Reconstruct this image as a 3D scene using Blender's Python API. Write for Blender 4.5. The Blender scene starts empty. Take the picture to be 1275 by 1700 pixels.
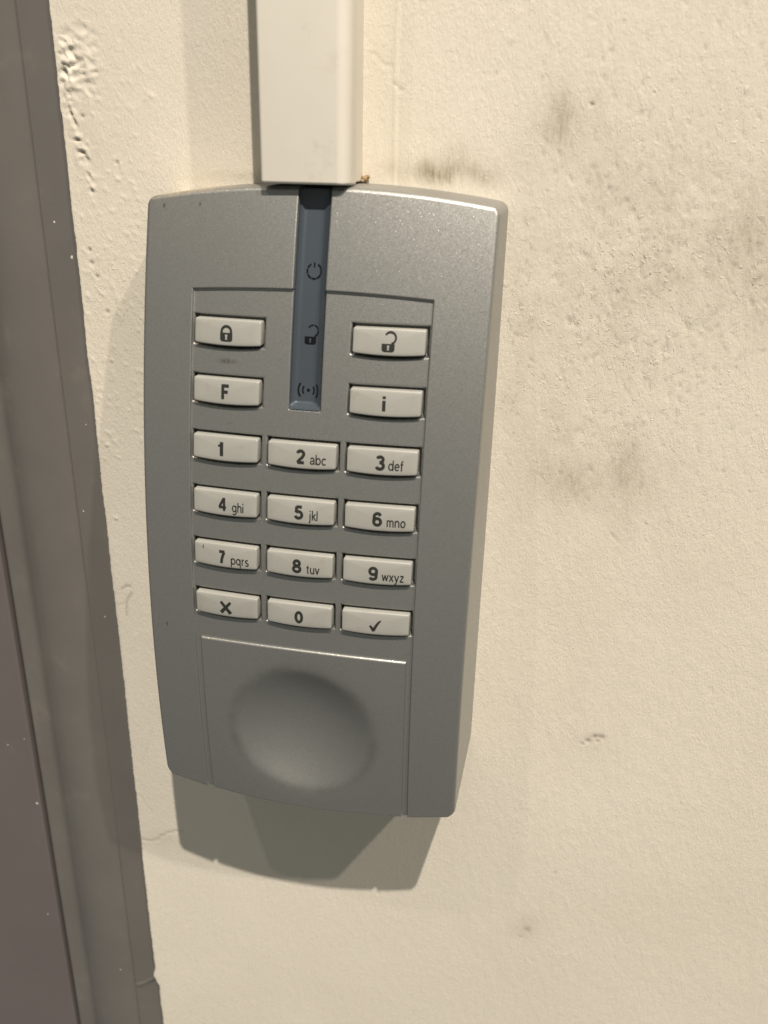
import bpy, math, random
import numpy as np
from mathutils import Matrix, Vector

S = 0.001                      # everything below is measured in millimetres
sc = bpy.context.scene
rng = np.random.RandomState(7)
random.seed(7)

# ------------------------------------------------------------------ camera
R = np.array([[0.9790630443172441, -0.20257107912412445, 0.020012824756588138],
              [0.09482317569358836, 0.3668710720661513, -0.9254264864549834],
              [-0.1801225155377113, -0.907948552718446, -0.3783983417152439]])
F_PX = 1446.56
CAM = (60.34, 232.09, 87.09)   # x right, distance out of the wall, z up


def P3(x, y, z):
    """x right, y out of the wall, z up (mm) -> Blender metres"""
    return Vector((x * S, -y * S, z * S))


def vec(w):
    return Vector((w[0], -w[1], w[2]))


cam = bpy.data.cameras.new("camera")
cam_o = bpy.data.objects.new("camera", cam)
sc.collection.objects.link(cam_o)
cx_, cy_, cz_ = vec(R[0]), -vec(R[1]), -vec(R[2])
M = Matrix((cx_, cy_, cz_)).transposed().to_4x4()
M.translation = P3(*CAM)
cam_o.matrix_world = M
cam.sensor_fit = 'VERTICAL'
cam.sensor_height = 24.0
cam.lens = 24.0 * F_PX / 1700.0
cam.clip_start = 0.005
cam.clip_end = 50
cam.dof.use_dof = True
cam.dof.focus_distance = 0.243
cam.dof.aperture_fstop = 11.0
sc.camera = cam_o

# ------------------------------------------------------------------ world + lamps
w = bpy.data.worlds.new("World")
sc.world = w
w.use_nodes = True
bg = w.node_tree.nodes["Background"]
bg.inputs[0].default_value = (0.91, 0.92, 0.86, 1)
bg.inputs[1].default_value = 0.22

sc.view_settings.view_transform = 'Standard'
sc.view_settings.look = 'None'
sc.view_settings.exposure = 0
sc.view_settings.gamma = 1
sc.cycles.use_denoising = True


def lamp(name, pos, watts, color, size):
    l = bpy.data.lights.new(name, 'AREA')
    l.shape = 'DISK'
    l.size = size * S
    l.energy = watts
    l.color = color
    o = bpy.data.objects.new(name, l)
    sc.collection.objects.link(o)
    p = P3(*pos)
    o.location = p
    o.rotation_euler = (Vector((0, 0, -0.03)) - p).to_track_quat('-Z', 'Y').to_euler()
    return o


lamp("ceiling_lamp", (785, 1800, 3200), 196, (1.0, 0.90, 0.79), 50)
lamp("ceiling_lamp_right", (2180, 1800, 3270), 78, (1.0, 0.90, 0.78), 84)
lamp("ceiling_lamp_left", (-940, 1800, 3330), 15, (1.0, 0.90, 0.78), 84)


# ------------------------------------------------------------------ helpers
def link(name, me, mat, parent=None, smooth=True):
    o = bpy.data.objects.new(name, me)
    sc.collection.objects.link(o)
    if mat is not None:
        me.materials.append(mat)
    if parent is not None:
        o.parent = parent
    if smooth:
        me.polygons.foreach_set("use_smooth", [True] * len(me.polygons))
    return o


def mesh(name, V, Fs):
    """V: (n,3) mm array (x, out, z)"""
    V = np.asarray(V, float)
    B = np.stack([V[:, 0], -V[:, 1], V[:, 2]], 1) * S
    me = bpy.data.meshes.new(name)
    me.from_pydata(B.tolist(), [], [tuple(int(i) for i in f) for f in Fs])
    me.update()
    return me


def grid_mesh(name, X, Y, Z, mask=None):
    """X,Y,Z (rows, cols) arrays in mm; rows run top to bottom. mask: (rows-1, cols-1) faces kept"""
    r, c = X.shape
    idx = np.arange(r * c).reshape(r, c)
    q = np.stack([idx[:-1, :-1], idx[1:, :-1], idx[1:, 1:], idx[:-1, 1:]], -1)
    q = q[mask] if mask is not None else q.reshape(-1, 4)
    used = np.unique(q)
    remap = -np.ones(r * c, int)
    remap[used] = np.arange(len(used))
    q = remap[q]
    B = np.stack([X.ravel(), -Y.ravel(), Z.ravel()], 1)[used] * S
    me = bpy.data.meshes.new(name)
    me.vertices.add(len(B))
    me.vertices.foreach_set("co", B.astype(np.float32).ravel())
    me.loops.add(q.size)
    me.loops.foreach_set("vertex_index", q.astype(np.int32).ravel())
    me.polygons.add(len(q))
    me.polygons.foreach_set("loop_start", np.arange(0, q.size, 4, dtype=np.int32))
    me.polygons.foreach_set("loop_total", np.full(len(q), 4, dtype=np.int32))
    me.update(calc_edges=True)
    me.validate()
    return me, used


def sm(t):
    t = np.clip(t, 0, 1)
    return t * t * (3 - 2 * t)


def vnoise(x, z, sx, sz, seed):
    """smooth value noise in [-1,1]"""
    g = np.random.RandomState(seed).uniform(-1, 1, (257, 257))
    u, v = x / sx + 1000.37, z / sz + 1000.71
    i, j = np.floor(u).astype(int), np.floor(v).astype(int)
    fu, fv = sm(u - i), sm(v - j)
    i0, j0, i1, j1 = i % 257, j % 257, (i + 1) % 257, (j + 1) % 257
    return (g[i0, j0] * (1 - fu) + g[i1, j0] * fu) * (1 - fv) + (g[i0, j1] * (1 - fu) + g[i1, j1] * fu) * fv


# ------------------------------------------------------------------ materials
def new_mat(name):
    m = bpy.data.materials.new(name)
    m.use_nodes = True
    nt = m.node_tree
    b = nt.nodes["Principled BSDF"]
    tc = nt.nodes.new("ShaderNodeTexCoord")
    return m, nt, b, tc.outputs["Object"]


def noise(nt, co, scale, detail=3, rough=0.55, stretch=None, dist=0.0):
    if stretch:
        mp = nt.nodes.new("ShaderNodeMapping")
        mp.inputs["Scale"].default_value = stretch
        nt.links.new(co, mp.inputs[0])
        co = mp.outputs[0]
    n = nt.nodes.new("ShaderNodeTexNoise")
    n.inputs["Scale"].default_value = scale
    n.inputs["Detail"].default_value = detail
    n.inputs["Roughness"].default_value = rough
    n.inputs["Distortion"].default_value = dist
    nt.links.new(co, n.inputs["Vector"])
    return n.outputs["Fac"]


def ramp(nt, fac, a, b, ca=(0, 0, 0, 1), cb=(1, 1, 1, 1)):
    r = nt.nodes.new("ShaderNodeValToRGB")
    r.color_ramp.elements[0].position = a
    r.color_ramp.elements[1].position = b
    r.color_ramp.elements[0].color = ca
    r.color_ramp.elements[1].color = cb
    nt.links.new(fac, r.inputs[0])
    return r.outputs[0]


def mix(nt, fac, a, b, mode='MIX'):
    n = nt.nodes.new("ShaderNodeMix")
    n.data_type = 'RGBA'
    n.blend_type = mode
    for k, v in ((0, fac), (6, a), (7, b)):
        if hasattr(v, 'is_output'):
            nt.links.new(v, n.inputs[k])
        else:
            n.inputs[k].default_value = v
    return n.outputs[2]


def math_(nt, op, a, b):
    n = nt.nodes.new("ShaderNodeMath")
    n.operation = op
    for k, v in ((0, a), (1, b)):
        if hasattr(v, 'is_output'):
            nt.links.new(v, n.inputs[k])
        else:
            n.inputs[k].default_value = v
    return n.outputs[0]


def bump(nt, b, height, dist, strength=1.0, prev=None):
    n = nt.nodes.new("ShaderNodeBump")
    n.inputs["Strength"].default_value = strength
    n.inputs["Distance"].default_value = dist
    nt.links.new(height, n.inputs["Height"])
    if prev is not None:
        nt.links.new(prev, n.inputs["Normal"])
    nt.links.new(n.outputs[0], b.inputs["Normal"])
    return n.outputs[0]


def attr(nt, name):
    a = nt.nodes.new("ShaderNodeAttribute")
    a.attribute_name = name
    return a.outputs["Fac"]


def make_wall_mat():
    m, nt, b, co = new_mat("cream_wall_paint")
    big = noise(nt, co, 9, 3)
    base = mix(nt, ramp(nt, big, 0.35, 0.7), (0.70, 0.65, 0.545, 1), (0.75, 0.70, 0.60, 1))
    fine = noise(nt, co, 900, 4, 0.65)
    base = mix(nt, ramp(nt, fine, 0.30, 0.75), mix(nt, 0.10, base, (0.25, 0.20, 0.13, 1)), base)
    streak = noise(nt, co, 1500, 4, 0.6, (1.0, 1.0, 0.16))
    patch = noise(nt, co, 420, 4, 0.6, (1.0, 1.0, 0.6))
    grime = math_(nt, 'MULTIPLY', ramp(nt, streak, 0.34, 0.66), ramp(nt, patch, 0.30, 0.62))
    grime = math_(nt, 'ADD', math_(nt, 'MULTIPLY', grime, 0.60), 0.50)
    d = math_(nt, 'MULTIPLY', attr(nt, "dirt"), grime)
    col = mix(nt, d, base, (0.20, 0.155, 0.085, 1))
    col = mix(nt, attr(nt, "mark"), col, (0.16, 0.13, 0.095, 1))
    nt.links.new(col, b.inputs["Base Color"])
    b.inputs["Roughness"].default_value = 0.52
    b.inputs["Specular IOR Level"].default_value = 0.35
    h1 = noise(nt, co, 1700, 5, 0.75, (1.0, 1.0, 0.5))
    n1 = bump(nt, b, h1, 0.00020, 0.9)
    h2 = noise(nt, co, 420, 4, 0.6, (1, 1, 0.55), 0.6)
    n2 = bump(nt, b, ramp(nt, h2, 0.30, 0.70), 0.00006, 0.6, n1)
    # crisp little nibs and chips standing out of the roller texture
    h3 = noise(nt, co, 900, 2, 0.5, (1, 1, 0.6), 0.9)
    zone = math_(nt, 'MULTIPLY', ramp(nt, noise(nt, co, 55, 3, 0.6), 0.35, 0.64), attr(nt, "relief"))
    nib = math_(nt, 'MULTIPLY', ramp(nt, h3, 0.62, 0.70), zone)
    chip = math_(nt, 'MULTIPLY', ramp(nt, noise(nt, co, 1100, 3, 0.6, (1, 1, 0.5), 0.6), 0.31, 0.38, (1, 1, 1, 1), (0, 0, 0, 1)), zone)
    bump(nt, b, math_(nt, 'SUBTRACT', nib, chip), 0.00015, 0.75, n2)
    return m


def spot(nt, co, x, z, rx, rz):
    """soft elliptical mask round a place on the front (mm)"""
    mp = nt.nodes.new("ShaderNodeMapping")
    mp.vector_type = 'TEXTURE'
    mp.inputs["Location"].default_value = (x * S, 0, z * S)
    mp.inputs["Scale"].default_value = (rx * S, 1000, rz * S)
    nt.links.new(co, mp.inputs[0])
    ln = nt.nodes.new("ShaderNodeVectorMath")
    ln.operation = 'LENGTH'
    nt.links.new(mp.outputs[0], ln.inputs[0])
    return ln.outputs["Value"]


def make_silver(name, col, rough, metal, marks=False, dust=True):
    m, nt, b, co = new_mat(name)
    vor = nt.nodes.new("ShaderNodeTexVoronoi")
    vor.inputs["Scale"].default_value = 6500
    nt.links.new(co, vor.inputs["Vector"])
    sep = nt.nodes.new("ShaderNodeSeparateColor")
    nt.links.new(vor.outputs["Color"], sep.inputs[0])
    flake = sep.outputs[0]
    g = ramp(nt, noise(nt, co, 2600, 2), 0.3, 0.7)
    c = mix(nt, g, tuple(x * 0.93 for x in col[:3]) + (1,), tuple(x * 1.06 for x in col[:3]) + (1,))
    cl = ramp(nt, noise(nt, co, 26, 4), 0.35, 0.75)
    c = mix(nt, math_(nt, 'MULTIPLY', cl, 0.03), c, (0.20, 0.185, 0.155, 1))
    if dust:
        # pale plaster dust and paint lying on the left half of the top edge
        gn = nt.nodes.new("ShaderNodeNewGeometry")
        sn = nt.nodes.new("ShaderNodeSeparateXYZ")
        nt.links.new(gn.outputs["Normal"], sn.inputs[0])
        sp = nt.nodes.new("ShaderNodeSeparateXYZ")
        nt.links.new(co, sp.inputs[0])
        up = ramp(nt, sn.outputs[2], 0.25, 0.7)
        left = ramp(nt, math_(nt, 'MULTIPLY', sp.outputs[0], -22.0), 0.42, 0.75)
        k = math_(nt, 'MULTIPLY', math_(nt, 'MULTIPLY', up, left), ramp(nt, noise(nt, co, 420, 5, 0.7), 0.36, 0.56))
        c = mix(nt, math_(nt, 'MULTIPLY', k, 0.85), c, (0.60, 0.53, 0.41, 1))
    if marks:
        grain = ramp(nt, noise(nt, co, 1300, 4, 0.7), 0.35, 0.6)
        for (x, z, rx, rz, amt) in ((-20.6, 38.9, 3.6, 0.95, 0.65), (-39.0, 74.6, .45, .7, .8), (-29.2, 75.2, .4, .6, .8), (-38.6, -33.5, .35, .8, .8),
                                    (-19.5, 23.8, 1.4, .4, .3)):
            k = ramp(nt, spot(nt, co, x, z, rx, rz), 0.25, 0.99, (1, 1, 1, 1), (0, 0, 0, 1))
            k = math_(nt, 'MULTIPLY', math_(nt, 'MULTIPLY', k, grain if rx > 1 else 1.0), amt)
            c = mix(nt, k, c, (0.10, 0.075, 0.035, 1))
        # finger grime gathered round the rim of the thumb dimple
        rr = spot(nt, co, -0.2, -62.6, 20.0, 20.4)
        rr = math_(nt, 'MULTIPLY', rr, 0.5)
        r1 = ramp(nt, rr, 0.455, 0.51)
        r2 = ramp(nt, rr, 0.515, 0.565, (1, 1, 1, 1), (0, 0, 0, 1))
        k = math_(nt, 'MULTIPLY', math_(nt, 'MULTIPLY', r1, r2), ramp(nt, noise(nt, co, 60, 4, 0.6), 0.38, 0.68))
        c = mix(nt, math_(nt, 'MULTIPLY', k, 0.38), c, (0.12, 0.10, 0.06, 1))
    nt.links.new(c, b.inputs["Base Color"])
    b.inputs["Metallic"].default_value = metal
    # single paint flakes are smoother than the coat around them, and a few lie at an angle
    rare = ramp(nt, flake, 0.93, 0.96)
    fr = mix(nt, rare, (rough,) * 3 + (1,), (rough * 0.72,) * 3 + (1,))
    nt.links.new(fr, b.inputs["Roughness"])
    sub = nt.nodes.new("ShaderNodeVectorMath"); sub.operation = 'SUBTRACT'
    nt.links.new(vor.outputs["Color"], sub.inputs[0]); sub.inputs[1].default_value = (0.5, 0.5, 0.5)
    scl = nt.nodes.new("ShaderNodeVectorMath"); scl.operation = 'SCALE'
    nt.links.new(sub.outputs[0], scl.inputs[0])
    nt.links.new(math_(nt, 'ADD', math_(nt, 'MULTIPLY', rare, 0.17), 0.09), scl.inputs["Scale"])
    geo = nt.nodes.new("ShaderNodeNewGeometry")
    add = nt.nodes.new("ShaderNodeVectorMath"); add.operation = 'ADD'
    nt.links.new(geo.outputs["Normal"], add.inputs[0]); nt.links.new(scl.outputs[0], add.inputs[1])
    nrm = nt.nodes.new("ShaderNodeVectorMath"); nrm.operation = 'NORMALIZE'
    nt.links.new(add.outputs[0], nrm.inputs[0])
    nt.links.new(nrm.outputs[0], b.inputs["Normal"])
    return m


def make_plain(name, col, rough=0.4, spec=0.5, var=0.08, vscale=60, bumpd=0.0, bscale=900, metal=0.0,
               dirt=None, coat=0.0):
    m, nt, b, co = new_mat(name)
    v = ramp(nt, noise(nt, co, vscale, 4), 0.3, 0.7)
    c = mix(nt, v, tuple(x * (1 - var) for x in col) + (1,), tuple(min(1, x * (1 + var)) for x in col) + (1,))
    if dirt:
        dcol, a, bb, ds, amt = dirt
        k = ramp(nt, noise(nt, co, ds, 5, 0.65), a, bb)
        c = mix(nt, math_(nt, 'MULTIPLY', k, amt), c, tuple(dcol) + (1,))
    nt.links.new(c, b.inputs["Base Color"])
    b.inputs["Roughness"].default_value = rough
    b.inputs["Specular IOR Level"].default_value = spec
    b.inputs["Metallic"].default_value = metal
    b.inputs["Coat Weight"].default_value = coat
    b.inputs["Coat Roughness"].default_value = 0.25
    if bumpd:
        bump(nt, b, noise(nt, co, bscale, 4, 0.6), bumpd, 0.8)
    return m


M_WALL = make_wall_mat()
M_SILVER = make_silver("silver_paint", (0.335, 0.336, 0.318, 1), 0.44, 0.80, True)
M_HOUSING = make_silver("silver_housing_paint", (0.335, 0.336, 0.318, 1), 0.47, 0.75)
M_KEY = make_plain("ivory_key_plastic", (0.315, 0.315, 0.288), 0.40, 0.5, 0.04, 90,
                   dirt=((0.30, 0.20, 0.11), 0.56, 0.82, 420, 0.45))
M_PRINT = make_plain("black_legend_print", (0.022, 0.023, 0.020), 0.45, 0.4, 0.1)
M_TRUNK = make_plain("cream_trunking_plastic", (0.72, 0.68, 0.595), 0.70, 0.1, 0.03, 30,
                     bumpd=0.00002, bscale=260, dirt=((0.36, 0.30, 0.22), 0.60, 0.85, 160, 0.35))
M_FRAME = make_plain("grey_frame_paint", (0.138, 0.129, 0.116), 0.40, 0.5, 0.07, 35,
                     bumpd=0.00004, bscale=500, dirt=((0.24, 0.21, 0.17), 0.60, 0.80, 70, 0.35))
M_DOOR = make_plain("grey_door_paint", (0.122, 0.108, 0.102), 0.42, 0.5, 0.05, 20,
                    bumpd=0.00003, bscale=900, dirt=((0.20, 0.17, 0.15), 0.62, 0.85, 60, 0.3))
M_GAP = make_plain("black_gap_strip", (0.02, 0.018, 0.015), 0.7, 0.2)
M_SLOT = make_plain("blue_grey_backing", (0.066, 0.072, 0.077), 0.40, 0.4, 0.05)
M_GRIT = make_plain("brown_filler", (0.30, 0.21, 0.12), 0.8, 0.2, 0.3, 900, 0.0002, 1500)
M_PLASTER = make_plain("plaster_smear", (0.34, 0.28, 0.22), 0.7, 0.2, 0.3, 400, 0.0001, 1200)
M_SYMBOL = make_plain("black_window_print", (0.006, 0.006, 0.006), 0.9, 0.0, 0.1)
M_STAIN = make_plain("brown_stain", (0.16, 0.09, 0.06), 0.6, 0.3, 0.2, 900)
M_FLECK = make_plain("white_paint_fleck", (0.62, 0.58, 0.50), 0.6, 0.3, 0.1)

m = bpy.data.materials.new("tinted_clear_plastic")
m.use_nodes = True
nt = m.node_tree
nt.nodes.remove(nt.nodes["Principled BSDF"])
tr = nt.nodes.new("ShaderNodeBsdfTransparent")
tr.inputs[0].default_value = (0.86, 0.92, 0.98, 1)
gl = nt.nodes.new("ShaderNodeBsdfGlossy")
gl.inputs["Roughness"].default_value = 0.06
gl.inputs[0].default_value = (1, 1, 1, 1)
lw = nt.nodes.new("ShaderNodeLayerWeight")
lw.inputs[0].default_value = 0.5
fr = nt.nodes.new("ShaderNodeMath")
fr.operation = 'POWER'
nt.links.new(lw.outputs["Facing"], fr.inputs[0])
fr.inputs[1].default_value = 5.0
fr2 = nt.nodes.new("ShaderNodeMath")
fr2.operation = 'MULTIPLY_ADD'
nt.links.new(fr.outputs[0], fr2.inputs[0])
fr2.inputs[1].default_value = 0.95
fr2.inputs[2].default_value = 0.04
fr = fr2
mx = nt.nodes.new("ShaderNodeMixShader")
nt.links.new(fr.outputs[0], mx.inputs[0])
nt.links.new(tr.outputs[0], mx.inputs[1])
nt.links.new(gl.outputs[0], mx.inputs[2])
nt.links.new(mx.outputs[0], nt.nodes["Material Output"].inputs[0])
M_CLEAR = m


# ------------------------------------------------------------------ the wall
def axis(lo, hi, step, far_lo, far_hi):
    core = np.arange(lo, hi + step * 0.5, step)
    a, t, s = [], hi, step
    while t < far_hi:
        s *= 1.35
        t += s
        a.append(min(t, far_hi))
    b, t, s = [], lo, step
    if far_lo is not None:
        while t > far_lo:
            s *= 1.35
            t -= s
            b.append(max(t, far_lo))
    return np.array(b[::-1] + list(core) + a)


def build_wall():
    ex = -76.3
    xs = np.concatenate([[0, 0.12, 0.25, 0.4, 0.55, 0.75, 1.0], np.arange(1.5, 242, 0.46)])
    far = [242.0]
    s = 0.6
    while far[-1] < 1500:
        s *= 1.4
        far.append(far[-1] + s)
    xs = np.concatenate([xs, far[1:]])
    zs = axis(-292, 150, 0.46, -1300, 1300)[::-1]
    U, Z = np.meshgrid(xs, zs)
    # the uneven painted edge along the frame
    edge = ex + 0.22 * vnoise(Z * 0, Z, 1, 14, 3) + 0.13 * vnoise(Z * 0, Z, 1, 2.1, 4) + 0.11 * vnoise(Z * 0, Z, 1, 0.9, 5)
    edge = edge + 1.0 * sm((-224 - Z) / 3) - 1.1 * np.exp(-((Z + 221) / 2.2) ** 2)
    X = edge + U
    h = 0.30 * vnoise(X, Z, 60, 80, 11) + 0.10 * vnoise(X, Z, 18, 26, 12) + 0.016 * vnoise(X, Z, 6, 9, 13)
    rough_r = sm((X + 10) / 60)
    tex = 0.024 * vnoise(X, Z, 1.2, 3.4, 14) + 0.014 * vnoise(X, Z, 2.4, 4.8, 15) + 0.018 * vnoise(X, Z, 0.8, 1.9, 16)
    heavy = np.exp(-(((X - 80) / 26) ** 2 + ((Z - 60) / 38) ** 2))
    h += tex * (0.55 + 0.45 * rough_r + 0.9 * heavy)
    # scattered pits, dents and nibs
    mark = np.zeros_like(h)

    def stamp(cx, cz, rx, rz, ang, amp, mk=0.0):
        rr = 3 * max(rx, rz)
        i0, i1 = np.searchsorted(-zs, -(cz + rr)), np.searchsorted(-zs, -(cz - rr))
        j0, j1 = np.searchsorted(xs, cx - rr - ex), np.searchsorted(xs, cx + rr - ex)
        if i1 <= i0 or j1 <= j0:
            return
        dx, dz = X[i0:i1, j0:j1] - cx, Z[i0:i1, j0:j1] - cz
        c, s_ = math.cos(ang), math.sin(ang)
        a, b = (dx * c + dz * s_) / rx, (-dx * s_ + dz * c) / rz
        g = np.exp(-(a * a + b * b))
        h[i0:i1, j0:j1] += amp * g
        if mk:
            mark[i0:i1, j0:j1] = np.maximum(mark[i0:i1, j0:j1], mk * g)

    r = np.random.RandomState(21)
    for _ in range(1500):
        x, z = r.uniform(-72, 160), r.uniform(-285, 140)
        k = r.uniform(0.45, 1.0)
        stamp(x, z, k * 0.55, k * r.uniform(0.5, 1.7), r.uniform(-0.5, 0.5), r.choice([-1, 1, 1]) * r.uniform(0.02, 0.07))
    for _ in range(420):           # the heavily chipped patch on the right
        x, z = r.normal(80, 17), r.normal(60, 26)
        k = r.uniform(0.5, 1.0)
        stamp(x, z, k * 0.4, k * r.uniform(0.6, 1.6), r.uniform(-0.7, 0.7), -r.uniform(0.06, 0.20), 0.18)
    for _ in range(240):           # nibs down the strip between frame and keypad
        x, z = r.uniform(-75, -48), r.uniform(0, 110)
        stamp(x, z, 0.4, r.uniform(0.4, 0.9), r.uniform(0.3, 1.2), r.uniform(0.05, 0.18))
    # lumpy filler at the top left and the crack running down from it
    wx, wz = X + 1.1 * vnoise(X, Z, 2.2, 2.2, 51), Z + 1.1 * vnoise(X, Z, 2.2, 2.2, 52)
    ridge = 1 - np.abs(vnoise(wx, wz, 2.0, 1.5, 53)) * 2.6
    ridge2 = 1 - np.abs(vnoise(wx, wz, 0.9, 0.9, 54)) * 2.2
    zone = np.exp(-(((X + 72.2) / 2.5) ** 2 + ((Z - 107) / 7.0) ** 2) ** 1.5)
    zone = zone + 0.45 * np.exp(-(((X + 66.5) / 2.5) ** 2 + ((Z - 108) / 9.0) ** 2))
    h += zone * (0.62 * np.clip(ridge, -1, 1) + 0.15 * np.clip(ridge2, -1, 1))
    zone = np.exp(-(((X + 72.8 - (94 - Z) * 0.22) / 1.5) ** 2 + ((Z - 88) / 10.0) ** 2))
    h += zone * (0.16 * np.clip(ridge, -1, 1) + 0.08 * ridge2)
    for (x, z, rx, rz, a) in [(-71.9, 89.3, 1.0, .42, -.1), (-70.9, 86.3, 1.3, .38, -.2), (-69.7, 84.9, .45, 1.1, .5),
                              (-69.4, 80.3, .35, .7, .6), (-69.1, 76.6, .4, .6, .4), (-73.0, 96.0, .3, 1.4, .2),
                              (-71.9, 93.5, .3, 1.2, .3)]:
        stamp(x, z, rx, rz, a, -0.5, 0.35)
        stamp(x + .5, z + .9, rx, rz, a, 0.3)
    for (x, z) in [(-72.8, 95.7), (-69.6, 95.2), (62.3, 99.3), (-60.8, 84), (-71.5, 61), (-71.3, 57.5), (-70, 53.8), (-68, 44)]:
        stamp(x, z, .42, .42, 0, -0.45, 0.75)
    # crack in the paint near the lower end of the shadow
    pts = [(-78, -149.5), (-73, -151.2), (-69.5, -150.3), (-67, -147.6), (-64.5, -145.6), (-61.0, -144.0), (-58, -143.6)]
    for (a, b) in zip(pts[:-1], pts[1:]):
        for t in np.linspace(0, 1, 12):
            stamp(a[0] + (b[0] - a[0]) * t, a[1] + (b[1] - a[1]) * t + .25 * math.sin(9 * t), .5, .45, 0, -0.06, 0.20)
    for (a, b) in [((-75.6, 64 - 118), (-70, 66 - 114)), ((-72, -116), (-66.5, -100)), ((8.5, 110), (13.8, 107.2)), ((50, 108), (55, 96)),
                   ((14.5, 103), (17, 102)), ((-74.5, -130), (-69.6, -137))]:
        for t in np.linspace(0, 1, 20):
            stamp(a[0] + (b[0] - a[0]) * t, a[1] + (b[1] - a[1]) * t + .5 * math.sin(7 * t), .35, .35, 0, -0.05, 0.13)
    for pts in ([(-72.4, -45.6), (-70.8, -44.4), (-69.2, -44.2)], [(-68.9, -46.6), (-70.4, -48.8), (-71.3, -51.0), (-71.6, -55)]):
        for (a, b) in zip(pts[:-1], pts[1:]):
            for t in np.linspace(0, 1, 9):
                stamp(a[0] + (b[0] - a[0]) * t, a[1] + (b[1] - a[1]) * t, .38, .38, 0, -0.05, 0.42)
    for (x, z, q) in [(-72.2, 3.6, .55), (-71.9, -20.5, .5), (-74.2, 17, .35), (-73.6, -1, .3), (-68, 30, .3)]:
        stamp(x, z, q, q * .8, 0.4, 0.35)
        stamp(x - .2, z - .9, q, q * .5, 0.2, -0.12, 0.25)
    # raised line standing in for the edge of light reflected off the trunking
    h += 0.22 * np.exp(-((X - 14.9 - 0.25 * vnoise(X, Z, 4, 9, 8)) / 0.42) ** 2) * sm((Z - 77) / 3)
    h -= 0.10 * np.exp(-((X - 15.9) / 0.5) ** 2) * sm((Z - 77) / 3)
    # chipped spot on the lower right, dots
    for (x, z, q) in [(80.3, -79.6, .9), (82.2, -77.8, .9), (84.2, -77.6, 1.0), (83.2, -79.2, .6), (78.8, -81.0, .5)]:
        stamp(x, z, q, q * .8, .3, -0.30, 0.5)
    for (x, z, q) in [(68.2, -161.1, 1.3), (75.4, -133.6, .5), (66, -165, .5), (49, 44, .6), (35.6, 53.6, .45), (100, 64, .8)]:
        stamp(x, z, q, q, 0, -0.12, 0.33)
    # hairy clump of flecks on the wall below the keypad's right edge
    for _ in range(40):
        stamp(r.normal(49, 2.0), r.normal(48, 16), .18, r.uniform(.4, .9), r.uniform(-.6, .6), -.06, .38)
    # rounded paint edge falling behind the frame
    u = U
    h = h * sm(u / 2.0) - 2.6 * (1 - sm((u + 0.05) / 1.0)) ** 1.6
    fade = sm((1 - np.abs((X - 40) / 320))) * sm(1 - np.abs((Z + 70) / 420))
    h = np.where(u > 2.0, h * np.clip(fade * 4, 0, 1), h)
    h[:, 0] -= 3.0
    # a constant datum: the plane behind the keypad is y = 0
    h -= 0.0
    me, used = grid_mesh("wall", X, h, Z)
    # grime rubbed into the paint
    def blob(cx, cz, rx, rz, p=1.0):
        return np.exp(-((np.abs((X - cx) / rx)) ** 2 + (np.abs((Z - cz) / rz)) ** 2) * p)
    wob = 0.75 + 0.5 * vnoise(X, Z, 7, 11, 31) + 0.3 * vnoise(X, Z, 3, 4, 32)
    d = 0.66 * blob(57, 97, 6.0, 6) + 0.20 * blob(63, 88, 9, 12) + 0.95 * blob(20.5, 84.0, 7.5, 2.4) + 0.9 * blob(31.5, 83.2, 8, 2.6) + 0.3 * blob(30, 86, 14, 5) \
        + 0.22 * blob(74, 62, 17, 22) + 0.42 * blob(80, 8, 13, 12) + 0.26 * blob(64, 12, 10, 16) \
        + 0.26 * blob(106, 60, 13, 20) + 0.28 * blob(96, 76, 14, 18) + 0.20 * blob(50, 40, 7, 40) \
        + 0.06 * blob(90, -40, 50, 60) + 0.26 * blob(82, -79, 6, 4) + 0.18 * blob(68, -160, 7, 7) \
        + 0.22 * blob(-67, -149, 9, 4) + 0.14 * blob(-69, 88, 5, 14)
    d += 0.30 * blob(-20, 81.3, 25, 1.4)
    d = np.clip(d * np.clip(wob, 0.2, 1.4), 0, 1)
    dirt = me.attributes.new("dirt", 'FLOAT', 'POINT')
    dirt.data.foreach_set("value", d.ravel()[used].astype(np.float32))
    mk = me.attributes.new("mark", 'FLOAT', 'POINT')
    mk.data.foreach_set("value", np.clip(mark, 0, 1).ravel()[used].astype(np.float32))
    rel = np.clip(0.30 + 0.75 * blob(80, 50, 36, 50) + 0.25 * blob(-65, 40, 12, 60), 0, 1)
    ra = me.attributes.new("relief", 'FLOAT', 'POINT')
    ra.data.foreach_set("value", rel.ravel()[used].astype(np.float32))
    o = link("wall", me, M_WALL)
    o["kind"] = "structure"
    o["label"] = "cream painted plaster wall with grey grime and chipped paint"
    return o


build_wall()


def tag(o, label, cat=None, group=None, kind=None):
    o["label"] = label
    if cat:
        o["category"] = cat
    if group:
        o["group"] = group
    if kind:
        o["kind"] = kind
    return o


def empty(name, loc=(0, 0, 0)):
    o = bpy.data.objects.new(name, None)
    o.empty_display_size = 0.01
    sc.collection.objects.link(o)
    return o


def extrude_profile(name, pts, z0, z1, mat, parent, nz=60, wob=0.0):
    pts = np.array(pts, float)
    zs = np.linspace(z1, z0, nz)
    X = np.tile(pts[:, 0][::-1], (nz, 1))
    Y = np.tile(pts[:, 1][::-1], (nz, 1))
    Z = np.repeat(zs[:, None], len(pts), 1)
    if wob:
        X = X + wob * vnoise(X * 0, Z, 1, 40, 77)
    me, _ = grid_mesh(name, X, Y, Z)
    return link(name, me, mat, parent)


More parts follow.
